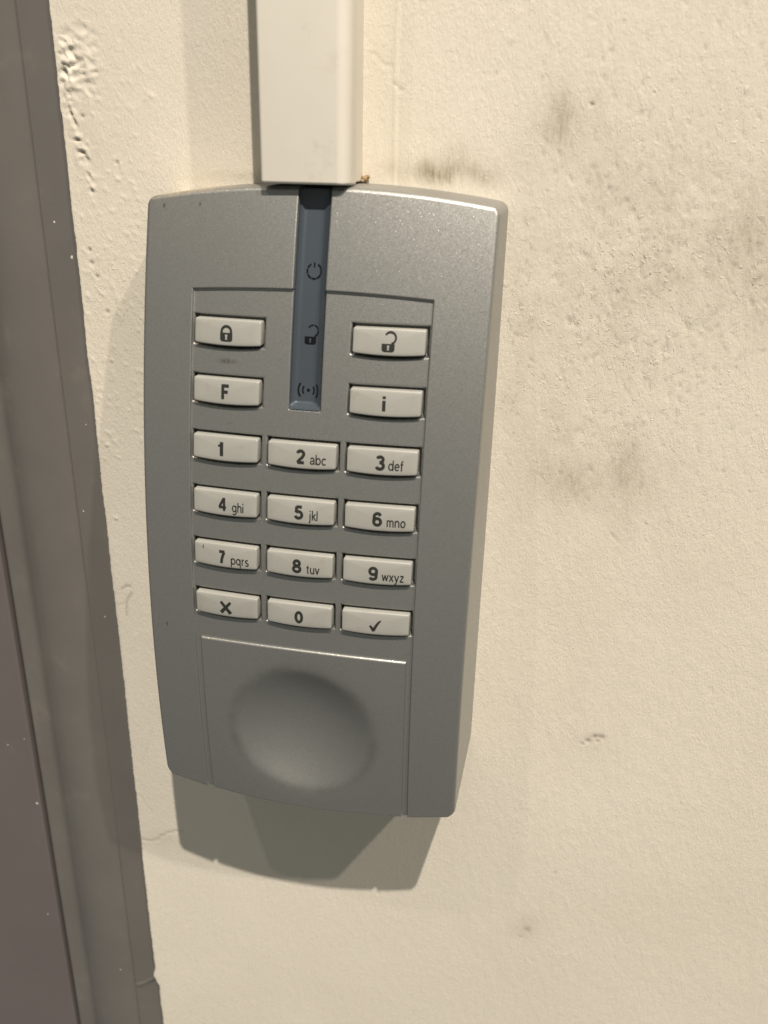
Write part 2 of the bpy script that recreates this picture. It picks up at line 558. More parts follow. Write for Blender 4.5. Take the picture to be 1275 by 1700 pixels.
def smooth_poly(pts, n=6):
    """Catmull-Rom through the points"""
    p = np.array([pts[0]] + list(pts) + [pts[-1]], float)
    out = []
    for i in range(1, len(p) - 2):
        for t in np.linspace(0, 1, n, endpoint=False):
            a, b, c, d = p[i - 1], p[i], p[i + 1], p[i + 2]
            out.append(0.5 * ((2 * b) + (-a + c) * t + (2 * a - 5 * b + 4 * c - d) * t * t + (-a + 3 * b - 3 * c + d) * t ** 3))
    out.append(p[-2])
    return out


# door frame: flat flange beside the wall, a shallow hollow, a rounded lip at the door gap
fr_o = tag(empty("door_frame"), "grey brown painted metal door frame between the cream wall and the door edge", "door frame")
flange = [(-73.0, -1.5), (-85.6, -1.5), (-86.0, -1.55), (-86.25, -2.0)]
extrude_profile("flange", flange, -1200, 800, M_FRAME, fr_o, 400, 0.12)
jamb = smooth_poly([(-86.3, -2.1), (-86.8, -2.3), (-92, -1.7), (-98, -1.6), (-103, -2.4), (-107, -4.0), (-109.5, -5.4), (-111.5, -6.1), (-115, -6.3),
                    (-117.6, -6.4), (-118.4, -7.1), (-118.6, -8.5)], 6) + [(-118.6, -18)]
extrude_profile("jamb_moulding", jamb, -1200, 800, M_FRAME, fr_o, 400, 0.12)
gap_strip = [(-118.3, -16.0), (-121.0, -16.0)]  # black strip across the back of the door gap, makes it dark
extrude_profile("gap_strip", gap_strip, -1200, 800, M_GAP, fr_o, 4)
dr = tag(empty("door"), "dark brown grey door leaf beyond the narrow gap at the far left", "door")
leaf = [(-120.0, -19)] + smooth_poly([(-120.0, -7.0), (-120.25, -6.3), (-121.0, -6.0)], 4) + [(-200, -6.0), (-900, -6.0), (-900, -44)]
extrude_profile("door_panel", leaf, -1200, 800, M_DOOR, dr, 40)

# paint flecks on frame and door
def fleck(x, y, z, r_, parent, seed):
    rr = np.random.RandomState(seed)
    n = 9
    V = [(x, y + 0.14, z)]
    for i in range(n):
        a = 2 * math.pi * i / n
        q = r_ * rr.uniform(.6, 1.2)
        V.append((x + q * math.cos(a), y, z + 1.2 * q * math.sin(a)))
    me = mesh("paint_fleck", V, [(0, 1 + i, 1 + (i + 1) % n) for i in range(n)])
    return link("paint_fleck", me, M_FLECK, parent)


for (x, y, z, q) in [(-78.1, -1.5, 58.6, .42), (-82.3, -1.5, 68.0, .30), (-80.7, -1.5, -58, .25), (-79.6, -1.5, 9, .2),
                     (-92, -1.6, -224, .3), (-84.0, -1.5, -20, .25)]:
    fleck(x, y, z, q, fr_o, int(z * 10) & 255)
for (x, y, z, q) in [(-121.6, -6.0, -148, .5), (-122.5, -6.0, -118, .2), (-130, -6.0, -122, .25), (-125, -6.0, -206, .3), (-136, -6.0, -95, .2)]:
    fleck(x, y, z, q, dr, int(z * 10) & 255)


# a filled joint crossing the flange low down, with a small dark crease above it
def lump_patch():
    nx, nz = 26, 40
    V = []
    for j in range(nz):
        for i in range(nx):
            u, v = i / (nx - 1), j / (nz - 1)
            x = -85.9 + u * 10.0
            zt = -229.5 + 8.0 * u ** 1.4
            z = zt - v * 26
            y = -1.56 + 0.75 * math.exp(-((v - 0.045) / 0.05) ** 2) * (0.35 + u) * (0.8 + 0.2 * math.sin(9 * u)) + 0.22 * (1 - v) * u * (v > 0.02)
            if v == 0:
                y = -1.62
            V.append((x, y, z))
    Fs = [(j * nx + i, (j + 1) * nx + i, (j + 1) * nx + i + 1, j * nx + i + 1) for j in range(nz - 1) for i in range(nx - 1)]
    link("filled_joint", mesh("filled_joint", V, Fs), M_FRAME, fr_o)


lump_patch()

# ------------------------------------------------------------------ the keypad
A0, B1, C2, K2 = 36.7379, -0.1159, -0.0012, 0.0013
q_ = {"b": -0.1159, "c": -0.0012}


def D(x, z):
    """height of the arched front above the wall"""
    return A0 + B1 * z + C2 * z * z - K2 * x * x


PX, PZ = 30.2, 56.9            # inset panel half width, crown of its top edge
TX, TZ = 28.6, -35.6           # thumb plate
ROWP, ROW0, COLP = -14.17, 17.8 + 2 * 14.17, 20.28
KW, KH = 8.75, 2.95
HX, ZT, ZB = 43.9, 80.15, -90.2
COLS, ROWS = [-COLP, 0, COLP], [ROW0 + i * ROWP for i in range(6)]
KEYS = [(c, r) for r in range(6) for c in range(3) if not (c == 1 and r < 2)]


def kz(z):
    """how strongly the grid rows bow (crown up at the top, down at the bottom)"""
    z = np.asarray(z, float)
    k = np.interp(z, [-90.2, -70, -36, -30, 51, 56.9, 80.2], [-0.00185, -0.0010, 0.00035, 0.0, 0.0, 0.00125, 0.0019])
    return k


def panel_drop(x, z):
    """depth of the whole front relative to D: steps, wells, dimple, slot"""
    h = np.zeros_like(x)
    ztop = PZ - 0.00125 * x * x
    inside = np.minimum(PX - np.abs(x), ztop - z)
    h -= 0.78 * sm((inside + 0.12) / 0.34)
    ins2 = np.minimum(TX - np.abs(x), (TZ - 0.00035 * x * x) - z)
    h += 0.55 * sm((ins2 + 0.15) / 0.40)
    # thumb bowl
    rr = np.sqrt(((x + 0.2) / 20.0) ** 2 + ((z + 62.6) / 20.4) ** 2)
    s_ = 1 - rr ** 2
    h -= 6.9 * 0.5 * (s_ + np.sqrt(s_ * s_ + 0.03)) * sm((1.45 - rr) / 0.45)
    # wells round the keys, their lower edge bowed
    for (c, r_) in KEYS:
        dx, dz = x - COLS[c], z - ROWS[r_]
        bot = KH + 0.42 + 0.75 * np.clip(1 - (dx / 9.4) ** 2, 0, 1)
        sd = np.minimum(KW + 0.62 - np.abs(dx), np.minimum(KH + 0.64 - dz, bot + dz))
        near = (np.abs(dx) < 12) & (np.abs(dz) < 6)
        h = np.where(near, h - 2.6 * sm((sd + 0.10) / 0.28) - 0.14 * sm((sd + 0.45) / 0.45), h)
    # slot of the indicator strip
    sd = np.minimum(3.95 - np.abs(x), z - 28.6)
    h -= 3.9 * sm((sd + 0.12) / 0.30) + 0.10 * sm((sd + 0.4) / 0.4)
    return h


def halfwidth(z):
    z = np.asarray(z, float)
    w_ = HX - 0.25 * sm((40 - z) / 120)
    def corner(dv, r_):
        dv = np.clip(dv, 0, r_)
        return r_ - np.sqrt(np.maximum(r_ * r_ - (r_ - dv) ** 2, 0))
    return w_ - corner(ZT - z, 2.2) - corner(z - ZB, 3.2)


def front_xz(u, v):
    hw = halfwidth(v)
    au = np.abs(u)
    x = np.where(au <= 31, u, np.sign(u) * (31 + (au - 31) * (hw - 31) / (44 - 31)))
    z = v - kz(v) * x * x
    return x, z


def build_front(root):
    us = [0.0]
    brk = [TX, PX, 31.0]
    a = list(np.arange(0, 31.0, 0.15)) + [3.95, TX, PX, 31.0]
    a += list(np.arange(31.4, 42.4, 0.5)) + list(np.arange(42.4, 44.0, 0.12)) + [44.0]
    a = sorted(set(np.round(a, 3)))
    a = [x for i, x in enumerate(a) if i == 0 or x - a[i - 1] > 0.03 or x in (TX, PX, 31.0, 44.0)]
    us = np.array([-x for x in a[::-1] if x > 0] + a)
    v = list(ZT - np.concatenate([[0, .02, .06, .12, .2], np.arange(.3, 2.4, .12)]))
    v += list(np.arange(77.6, 58, -0.4)) + list(np.arange(58, -30, -0.15)) + list(np.arange(-30, -86.5, -0.28))
    v += list(ZB + np.concatenate([np.arange(3.4, .25, -.14), [.2, .12, .06, .02, 0]]))
    v += [PZ, TZ]
    vs = np.array(sorted(set(np.round(v, 3)), reverse=True))
    Ug, Vg = np.meshgrid(us, vs)
    X, Z = front_xz(Ug, Vg)
    # rounding of the outer edge
    dist = np.minimum(halfwidth(Vg) - np.abs(X), np.minimum(ZT - Vg, Vg - ZB))
    # in the corners use the radial distance so that the bevel runs round them
    RB = 1.1
    dd = np.clip(dist, 0, RB)
    bev = RB - np.sqrt(RB * RB - (RB - dd) ** 2)
    H = D(X, Z) + panel_drop(X, Z) - bev * 0.9
    rows, cols = X.shape
    um = 0.5 * (us[:-1] + us[1:]); vm = 0.5 * (vs[:-1] + vs[1:])
    UM, VM = np.meshgrid(um, vm)
    in_panel = (np.abs(UM) < PX) & (VM < PZ)
    in_plate = (np.abs(UM) < TX) & (VM < TZ)
    for nm, mask, lab in (("front_cover", ~in_panel, None), ("keypad_panel", in_panel & ~in_plate, None),
                          ("thumb_plate", in_plate, "smooth lower plate with a round thumb dimple")):
        me, _ = grid_mesh(nm, X, H, Z, mask)
        o = link(nm, me, M_SILVER, root)
        if lab:
            o["label"] = lab
    # outline loop
    loop = [(X[0, j], H[0, j], Z[0, j]) for j in range(cols)] + [(X[i, -1], H[i, -1], Z[i, -1]) for i in range(1, rows)] \
        + [(X[-1, j], H[-1, j], Z[-1, j]) for j in range(cols - 2, -1, -1)] + [(X[i, 0], H[i, 0], Z[i, 0]) for i in range(rows - 2, 0, -1)]
    L = [loop[0]]
    for p in loop[1:]:
        if math.dist(p, L[-1]) > 0.25 or (p in (loop[0], loop[-1])):
            L.append(p)
    L = np.array(L)
    n = len(L)
    rings = []
    for t in (0, 0.03, 0.5, 0.85, 1.0):
        Rg = L.copy()
        Rg[:, 1] = L[:, 1] * (1 - t) - 0.6 * t
        # the sides draft outward very slightly towards the wall
        Rg[:, 0] = L[:, 0] * (1 + 0.012 * t)
        Rg[:, 2] = L[:, 2] + (0.5 * t) * np.where(L[:, 2] > 0, 1, 0) + 1.0 * t * np.where(L[:, 2] < -80, 1, 0)
        rings.append(Rg)
    V = np.concatenate(rings)
    Fs = []
    for k in range(len(rings) - 1):
        for i in range(n):
            j = (i + 1) % n
            Fs.append((k * n + i, k * n + j, (k + 1) * n + j, (k + 1) * n + i))
    me = mesh("housing", V, Fs)
    link("housing", me, M_HOUSING, root)


def rounded_rect_pts(hx, z0, z1, r_, sag, n=5, nb=22):
    """outline (anticlockwise seen from the front) with straight top and bowed bottom"""
    pts = []
    for (cx, cz, a0) in ((hx - r_, z1 - r_, 0), (-hx + r_, z1 - r_, 90)):
        for i in range(n + 1):
            a = math.radians(a0 + 90 * i / n)
            pts.append((cx + r_ * math.cos(a), cz + r_ * math.sin(a)))
    for i in range(n + 1):
        a = math.radians(180 + 90 * i / n)
        pts.append((-hx + r_ + r_ * math.cos(a), z0 + r_ + r_ * math.sin(a)))
    for i in range(1, nb):
        x = (-hx + r_) + 2 * (hx - r_) * i / nb
        pts.append((x, z0 - sag * (1 - (x / (hx - r_)) ** 2)))
    for i in range(n + 1):
        a = math.radians(270 + 90 * i / n)
        pts.append((hx - r_ + r_ * math.cos(a), z0 + r_ + r_ * math.sin(a)))
    return pts


def key_top(c, r_, dx, dz):
    """out-of-wall height of the cap's face"""
    x, z = COLS[c] + dx, ROWS[r_] + dz
    base = D(x, z)
    return base + 0.42 + 0.16 * (1 - (dx / KW) ** 2) + 0.10 * (1 - (dz / KH) ** 2) + KEY_TILT[(c, r_)][0] * dx + KEY_TILT[(c, r_)][1] * dz


rk = np.random.RandomState(5)
KEY_TILT = {k: (rk.uniform(-.012, .012), rk.uniform(-.02, .02)) for k in KEYS}


def build_key(root, c, r_):
    out = rounded_rect_pts(KW, -KH, KH, 0.45, 0.38)
    n = len(out)
    rings = []   # (scale inset, drop)
    for ins, drop in ((0.0, 3.0), (0.0, 0.36), (0.04, 0.18), (0.12, 0.06), (0.34, 0.0)):
        ring = []
        for (x, z) in out:
            sx = (KW - ins) / KW
            sz = (KH - ins) / KH
            ring.append((x * sx, z * sz, drop))
        rings.append(ring)
    for f in (0.8, 0.55, 0.3, 0.1):
        ring = []
        for (x, z) in out:
            ring.append((x * (KW - .34) / KW * f, z * (KH - .34) / KH * f, 0.0))
        rings.append(ring)
    V, Fs = [], []
    for ring in rings:
        for (dx, dz, drop) in ring:
            V.append((COLS[c] + dx, key_top(c, r_, dx, dz) - drop, ROWS[r_] + dz))
    for k in range(len(rings) - 1):
        for i in range(n):
            j = (i + 1) % n
            Fs.append((k * n + i, k * n + j, (k + 1) * n + j, (k + 1) * n + i))
    V.append((COLS[c], key_top(c, r_, 0, 0), ROWS[r_]))
    last = (len(rings) - 1) * n
    for i in range(n):
        Fs.append((last + i, last + (i + 1) % n, len(V) - 1))
    return link("key", mesh("key", V, Fs), M_KEY, root)


# ---- flat printed shapes: lists of (vertices 2D, faces)
def arc_stroke(cx, cz, r_, a0, a1, wd, n=28, wd_end=None, ez=1.0):
    V, Fs = [], []
    for i in range(n + 1):
        t = i / n
        a = math.radians(a0 + (a1 - a0) * t)
        hw = 0.5 * (wd if wd_end is None else wd + (wd_end - wd) * t)
        for s_ in (-1, 1):
            V.append((cx + (r_ + s_ * hw) * math.cos(a), cz + ez * (r_ + s_ * hw) * math.sin(a)))
        if i:
            k = 2 * i
            Fs.append((k - 2, k - 1, k + 1, k))
    return V, Fs


def line_stroke(x0, z0, x1, z1, w0, w1=None, n=8):
    w1 = w0 if w1 is None else w1
    L = math.hypot(x1 - x0, z1 - z0)
    nx, nz = -(z1 - z0) / L, (x1 - x0) / L
    V, Fs = [], []
    for i in range(n + 1):
        t = i / n
        hw = 0.5 * (w0 + (w1 - w0) * t)
        x, z = x0 + (x1 - x0) * t, z0 + (z1 - z0) * t
        V += [(x - nx * hw, z - nz * hw), (x + nx * hw, z + nz * hw)]
        if i:
            k = 2 * i
            Fs.append((k - 2, k - 1, k + 1, k))
    return V, Fs


def disc(cx, cz, r_, n=20, ez=1.0):
    V = [(cx, cz)] + [(cx + r_ * math.cos(2 * math.pi * i / n), cz + ez * r_ * math.sin(2 * math.pi * i / n)) for i in range(n)]
    return V, [(0, 1 + i, 1 + (i + 1) % n) for i in range(n)]


def fan(pts):
    cx, cz = sum(p[0] for p in pts) / len(pts), sum(p[1] for p in pts) / len(pts)
    n = len(pts)
    return [(cx, cz)] + list(pts), [(0, 1 + i, 1 + (i + 1) % n) for i in range(n)]


def lock_body(cx, ztop, zbot, hw, r_):
    pts = [(cx + hw, ztop), (cx - hw, ztop)]
    for i in range(7):
        a = math.radians(180 + 90 * i / 6)
        pts.append((cx - hw + r_ + r_ * math.cos(a), zbot + r_ + r_ * math.sin(a)))
    for i in range(7):
        a = math.radians(270 + 90 * i / 6)
        pts.append((cx + hw - r_ + r_ * math.cos(a), zbot + r_ + r_ * math.sin(a)))
    return fan(pts)


def keyhole(cx, cz, s_):
    return [disc(cx, cz + 0.30 * s_, 0.36 * s_, 14), fan([(cx - .16 * s_, cz + .2 * s_), (cx - .30 * s_, cz - .68 * s_), (cx + .30 * s_, cz - .68 * s_), (cx + .16 * s_, cz + .2 * s_)])]


def _arc(cx, cz, rx, rz, a0, a1, n=12):
    return [(cx + rx * math.cos(math.radians(a0 + (a1 - a0) * i / n)), cz + rz * math.sin(math.radians(a0 + (a1 - a0) * i / n))) for i in range(n + 1)]


# stroke centre lines; numerals stand 1 high and about 0.72 wide, letters have an x height of 1
NUM = {
    "1": [[(.02, .70), (.20, .76), (.34, .88), (.38, 1.0)], [(.38, 1.0), (.38, 0.0)]],
    "2": [_arc(.36, .70, .27, .215, 168, -20, 14) + [(.50, .46), (.24, .24), (.10, .08)], [(.09, .085), (.66, .085)]],
    "3": [_arc(.34, .73, .24, .19, 160, -80, 14) + [(.30, .53)], [(.30, .53)] + _arc(.34, .29, .29, .23, 78, -160, 16)],
    "4": [[(.50, 0.0), (.50, .98)], [(.46, .93), (.07, .28)], [(.03, .27), (.68, .27)]],
    "5": [[(.62, .915), (.18, .915)], [(.20, .93), (.15, .50)], [(.14, .50)] + _arc(.35, .33, .28, .25, 128, -160, 18)],
    "6": [_arc(.36, .32, .27, .245, 0, 360, 24), [(.60, .78)] + _arc(.38, .66, .29, .27, 60, 150, 8) + [(.10, .48), (.09, .32)]],
    "7": [[(.04, .915), (.66, .915)], [(.60, .88), (.42, .55), (.32, .28), (.28, 0.0)]],
    "8": [_arc(.36, .73, .225, .19, 0, 360, 22), _arc(.36, .28, .275, .215, 0, 360, 24)],
    "9": [_arc(.36, .68, .27, .245, 0, 360, 24), [(.63, .68), (.62, .50)] + _arc(.34, .34, .29, .27, 330, 240, 8) + [(.12, .20)]],
    "0": [_arc(.36, .50, .26, .42, 0, 360, 30)],
    "F": [[(.13, 0.0), (.13, 1.0)], [(.10, .915), (.66, .915)], [(.10, .50), (.58, .50)]],
}
_b = lambda x: _arc(x + .36, .5, .32, .43, 0, 360, 20)
LET = {
    "a": ([_arc(.36, .66, .27, .28, 165, 0, 10) + [(.63, .35), (.64, 0.0)], [(.62, .55), (.30, .50)] + _arc(.28, .28, .22, .21, 100, 290, 10) + [(.50, .14), (.62, .26)]], .76),
    "b": ([[(.06, 0), (.06, 1.42)], _b(.06)], .84), "c": ([_arc(.38, .5, .32, .43, 45, 315, 16)], .72),
    "d": ([[(.72, 0), (.72, 1.42)], _b(.0)], .86), "e": ([[(.06, .52), (.68, .52)], _arc(.37, .5, .32, .43, 4, 318, 18)], .78),
    "f": ([[(.18, 0), (.18, 1.12)] + _arc(.38, 1.12, .20, .24, 180, 80, 6), [(.0, .93), (.42, .93)]], .48),
    "g": ([_b(.0), [(.70, .95), (.70, -.08)] + _arc(.38, -.10, .32, .28, 0, -150, 10)], .84),
    "h": ([[(.08, 0), (.08, 1.42)], _arc(.37, .60, .28, .33, 170, 0, 10) + [(.65, 0)]], .78),
    "i": ([[(.08, 0), (.08, .95)], [(.08, 1.22), (.08, 1.40)]], .28),
    "j": ([[(.20, .95), (.20, -.15), (.14, -.33), (-.04, -.35)], [(.20, 1.22), (.20, 1.40)]], .40),
    "k": ([[(.08, 0), (.08, 1.42)], [(.60, .95), (.10, .42)], [(.26, .56), (.66, 0)]], .70), "l": ([[(.08, 0), (.08, 1.42)]], .28),
    "m": ([[(.08, 0), (.08, .95)], _arc(.30, .64, .22, .29, 170, 0, 8) + [(.52, 0)], _arc(.76, .64, .24, .29, 170, 0, 8) + [(1.0, 0)]], 1.14),
    "n": ([[(.08, 0), (.08, .95)], _arc(.37, .60, .28, .33, 170, 0, 10) + [(.65, 0)]], .78), "o": ([_b(.02)], .84),
    "p": ([[(.06, -.42), (.06, .95)], _b(.06)], .84), "q": ([[(.70, -.42), (.70, .95)], _b(.0)], .86),
    "r": ([[(.08, 0), (.08, .95)], _arc(.34, .62, .26, .30, 170, 80, 6)], .44),
    "s": ([_arc(.33, .70, .23, .22, 40, 265, 10) + _arc(.33, .25, .26, .22, 85, -150, 10)], .68),
    "t": ([[(.20, 1.22), (.20, .25)] + _arc(.36, .22, .16, .17, 180, 280, 6), [(.0, .93), (.42, .93)]], .50),
    "u": ([[(.08, .95), (.08, .40)] + _arc(.36, .36, .28, .30, 180, 350, 10), [(.64, 0), (.64, .95)]], .78),
    "v": ([[(.02, .95), (.32, .02)], [(.32, .02), (.62, .95)]], .68), "w": ([[(.02, .95), (.24, .02)], [(.24, .02), (.48, .92)], [(.48, .92), (.72, .02)], [(.72, .02), (.94, .95)]], 1.02),
    "x": ([[(.03, .95), (.62, 0)], [(.62, .95), (.03, 0)]], .70), "y": ([[(.02, .95), (.33, .05)], [(.64, .95), (.28, -.20), (.16, -.36), (.0, -.36)]], .70),
    "z": ([[(.05, .91), (.56, .91)], [(.56, .89), (.06, .08)], [(.04, .06), (.60, .06)]], .68),
}


def poly_stroke(pts, wd):
    """a mitred ribbon along a polyline"""
    dense = [pts[0]]
    for q in pts[1:]:
        m_ = max(1, int(math.dist(q, dense[-1]) / 0.35))
        a_ = dense[-1]
        dense += [(a_[0] + (q[0] - a_[0]) * i / m_, a_[1] + (q[1] - a_[1]) * i / m_) for i in range(1, m_ + 1)]
    pts = dense
    p = [pts[0]]
    for q in pts[1:]:
        if math.dist(q, p[-1]) > 1e-4:
            p.append(q)
    closed = math.dist(pts[0], pts[-1]) < 1e-6 and len(p) > 3
    V, Fs = [], []
    n = len(p)
    for i in range(n):
        a = p[i - 1] if i else (p[-2] if closed else None)
        b = p[i + 1] if i < n - 1 else (p[1] if closed else None)
        def dr(u, v):
            L = math.hypot(v[0] - u[0], v[1] - u[1]) or 1
            return ((v[0] - u[0]) / L, (v[1] - u[1]) / L)
        d1 = dr(a, p[i]) if a else dr(p[i], b)
        d2 = dr(p[i], b) if b else d1
        nx, nz = -(d1[1] + d2[1]), d1[0] + d2[0]
        L = math.hypot(nx, nz) or 1
        nx, nz = nx / L, nz / L
        k = 1 / max(0.5, nx * -d1[1] + nz * d1[0])
        V += [(p[i][0] - nx * wd / 2 * k, p[i][1] - nz * wd / 2 * k), (p[i][0] + nx * wd / 2 * k, p[i][1] + nz * wd / 2 * k)]
        if i:
            j = 2 * i
            Fs.append((j - 2, j - 1, j + 1, j))
    return V, Fs


def numeral(t, x0, x1, base, up, wd=0.76):
    lines = NUM[t]
    wd = 0.66 if t == '4' else wd
    xs_ = [q[0] for l in lines for q in l]
    lo, hi = min(xs_), max(xs_)
    sx = (x1 - x0 - wd) / max(hi - lo, .3)
    if t == "1":
        sx = 2.6
        x1 = x1 - .1
        return [poly_stroke([(x1 - (hi - px) * sx - wd / 2, base + pz * up) for px, pz in l], .92 if i else .5) for i, l in enumerate(lines)]
    out = []
    for l in lines:
        out.append(poly_stroke([(x0 + wd / 2 + (px - lo) * sx, base + pz * up) for px, pz in l], wd))
    return out


def lettering(t, x0, x1, base, xh=1.78, wd=0.30):
    tot = sum(LET[ch][1] + .13 for ch in t) - .13
    sx = (x1 - x0) / tot
    x, out = x0, []
    for ch in t:
        for l in LET[ch][0]:
            out.append(poly_stroke([(x + px * sx + wd * .4, base + pz * xh) for px, pz in l], wd))
        x += (LET[ch][1] + .13) * sx
    return out


def print_on_key(name, shapes, c, r_, key, mat=None, lift=0.06):
    V, Fs = [], []
    for q, (vs, fs) in enumerate(shapes):
        o = len(V)
        for (dx, dz) in vs:
            V.append((COLS[c] + dx, key_top(c, r_, dx, dz) + lift + 0.004 * q, ROWS[r_] + dz))
        Fs += [tuple(o + i for i in f) for f in fs]
    return link(name, mesh(name, V, Fs), mat or M_PRINT, key, smooth=False)


def build_keypad():
    root = tag(empty("access_keypad"), "silver grey plastic access keypad with ivory keys mounted on the cream wall below white trunking", "keypad")
    build_front(root)
    digits = {(0, 2): ("1", -1.95, -0.35), (1, 2): ("2", -1.36, 1.14), (2, 2): ("3", -1.62, 0.88), (0, 3): ("4", -1.85, 0.78),
              (1, 3): ("5", -1.55, 0.95), (2, 3): ("6", -1.65, 0.85), (0, 4): ("7", -2.0, 0.30), (1, 4): ("8", -1.85, 0.68),
              (2, 4): ("9", -2.15, 0.36), (1, 5): ("0", -1.15, 1.2)}
    letters = {(1, 2): ("abc", 2.2, 6.3), (2, 2): ("def", 1.65, 5.3), (0, 3): ("ghi", 2.05, 5.25), (1, 3): ("jkl", 2.3, 4.7),
               (2, 3): ("mno", 1.9, 6.65), (0, 4): ("pqrs", 1.55, 6.5), (1, 4): ("tuv", 1.9, 5.25), (2, 4): ("wxyz", 1.3, 6.9)}
    special = {(0, 0): "ivory key with a closed padlock symbol", (2, 0): "ivory key with an open padlock symbol",
               (0, 1): "ivory key marked F", (2, 1): "ivory key marked i", (0, 5): "ivory key marked with a cross",
               (2, 5): "ivory key marked with a tick"}
    for (c, r_) in KEYS:
        k = build_key(root, c, r_)
        if (c, r_) in digits:
            t, x0, x1 = digits[(c, r_)]
            low = -1.95 - (0.15 if r_ > 3 else 0)
            print_on_key("numeral", numeral(t, x0, x1, low, 3.5 if t != "0" else 3.3), c, r_, k)
            lab = "ivory key marked " + t
            if (c, r_) in letters:
                s_, a, b = letters[(c, r_)]
                print_on_key("lettering", lettering(s_, a, b, low), c, r_, k)
                lab += " " + s_
            k["label"] = lab
        else:
            k["label"] = special[(c, r_)]
    keyo = {}
    for o in root.children:
        if o.name.startswith("key") and "label" in o.keys():
            keyo[o["label"]] = o
    # closed padlock
    k = keyo["ivory key with a closed padlock symbol"]
    print_on_key("padlock_symbol", [lock_body(-.2, -0.15, -2.25, 1.62, .7), arc_stroke(-.2, 0.15, 1.24, 0, 180, .62),
                                    line_stroke(-1.44, -.2, -1.44, .17, .62), line_stroke(1.04, -.2, 1.04, .17, .62)], 0, 0, k)
    print_on_key("keyhole_symbol", keyhole(-.2, -1.15, 0.95), 0, 0, k, M_KEY, 0.09)
    k = keyo["ivory key with an open padlock symbol"]
    print_on_key("padlock_symbol", [lock_body(-.05, -0.45, -2.35, 1.55, .7), arc_stroke(.42, 0.95, 1.30, -78, 150, .48, wd_end=.42, ez=1.05)], 2, 0, k)
    print_on_key("keyhole_symbol", keyhole(-.05, -1.35, 0.85), 2, 0, k, M_KEY, 0.09)
    print_on_key("letter_symbol", numeral("F", -1.2, 1.25, -1.95, 3.6), 0, 1, keyo["ivory key marked F"])
    print_on_key("letter_symbol", [line_stroke(-.22, -1.95, -.22, .55, .8), line_stroke(-.22, 1.0, -.22, 1.6, .8)], 2, 1,
                 keyo["ivory key marked i"])
    print_on_key("cross_symbol", [line_stroke(-1.5, 1.1, 1.25, -2.2, .75, 1.05), line_stroke(1.25, 1.1, -1.5, -2.1, .70, 1.0)], 0, 5,
                 keyo["ivory key marked with a cross"])
    tick = [fan([(-1.5, -.75), (-1.05, -.45), (-.45, -1.2), (-.30, -2.25), (-.65, -2.25)]),
            fan([(-.30, -2.25), (-.45, -1.2), (.3, .05), (1.0, .85), (1.75, 1.10), (1.1, .1), (.4, -1.2), (.05, -2.05)])]
    print_on_key("tick_symbol", tick, 2, 5, keyo["ivory key marked with a tick"])

    # small brown stain on the 7 key
    print_on_key("stain", [poly_stroke([(-6.1, 2.3), (-6.25, 1.7), (-6.2, 1.3)], .34)], 0, 4, keyo["ivory key marked 7 pqrs"], M_STAIN, 0.05)

    # ---- the indicator strip
    strip = tag(empty("indicator_strip"), "blue grey clear indicator strip with three black symbols")
    strip.parent = root
    zz = np.arange(79.6, 28.69, -0.4)
    DP = -2.75
    def flat(name, xs, zs, f, mat, par):
        Xg, Zg = np.meshgrid(xs, zs)
        me, _ = grid_mesh(name, Xg, f(Xg, Zg), Zg)
        return link(name, me, mat, par)
    def bed(x, z):
        """moulded floor under the clear bar: turned up along the right edge, the left edge and the lower end"""
        return D(0, z) + DP + np.maximum(np.maximum(1.5 * np.clip((x - 1.9) / 1.9, 0, 1), 1.2 * np.clip((-2.9 - x) / 0.9, 0, 1)), 2.1 * np.clip((30.1 - z) / 1.4, 0, 1))  # added slopes catch light in place of the clear bar's bevels
    zz = np.concatenate([zz[zz > 30.2], [30.1, 29.7, 29.2, 28.7]])
    flat("backing", np.array([-3.85, -3.4, -2.9, -2.2, -1, 0, 1, 1.9, 2.3, 2.9, 3.4, 3.85]), zz, bed, M_SLOT, strip)
    # clear bar, proud of the cover, rounded sides and lower end
    prof = [(-3.72, -2.6), (-3.72, -0.25), (-3.62, 0.05), (-3.35, 0.22), (-2.9, 0.28), (2.35, 0.28), (2.9, 0.18), (3.35, -0.12), (3.65, -.55), (3.72, -1.1), (3.72, -2.6)]
    zl = list(np.arange(79.4, 30.2, -0.5)) + [30.0, 29.6, 29.35, 29.2, 29.12, 29.1]
    lowd = {30.0: 0, 29.6: -.12, 29.35: -.35, 29.2: -.75, 29.12: -1.5, 29.1: -2.6}
    rows = []
    for z in zl:
        rows.append([(x, D(0, z) + min(h_, 0.28 + lowd.get(z, 0)), z) for x, h_ in prof])
    G = np.array(rows)
    me, _ = grid_mesh("clear_bar", G[..., 0], G[..., 1], G[..., 2])
    link("clear_bar", me, M_CLEAR, strip)

    def strip_print(name, shapes):
        V, Fs = [], []
        for q, (vs, fs) in enumerate(shapes):
            o = len(V)
            for (x, z) in vs:
                V.append((x, float(bed(x, z)) + 0.07 + 0.006 * q, z))
            Fs += [tuple(o + i for i in f) for f in fs]
        link(name, mesh(name, V, Fs), M_SYMBOL, strip, smooth=False)
    ox = 0.30
    pz = 60.9
    pw = []
    for a0, a1 in ((118, 158), (164, 200), (206, 246), (251, 289), (294, 334), (340, 376), (382, 422)):
        pw.append(arc_stroke(ox, pz, 1.75, a0, a1, .42, 8))
    pw.append(line_stroke(ox, pz + .85, ox, pz + 2.0, .36))
    strip_print("power_symbol", pw)
    uz = 46.1
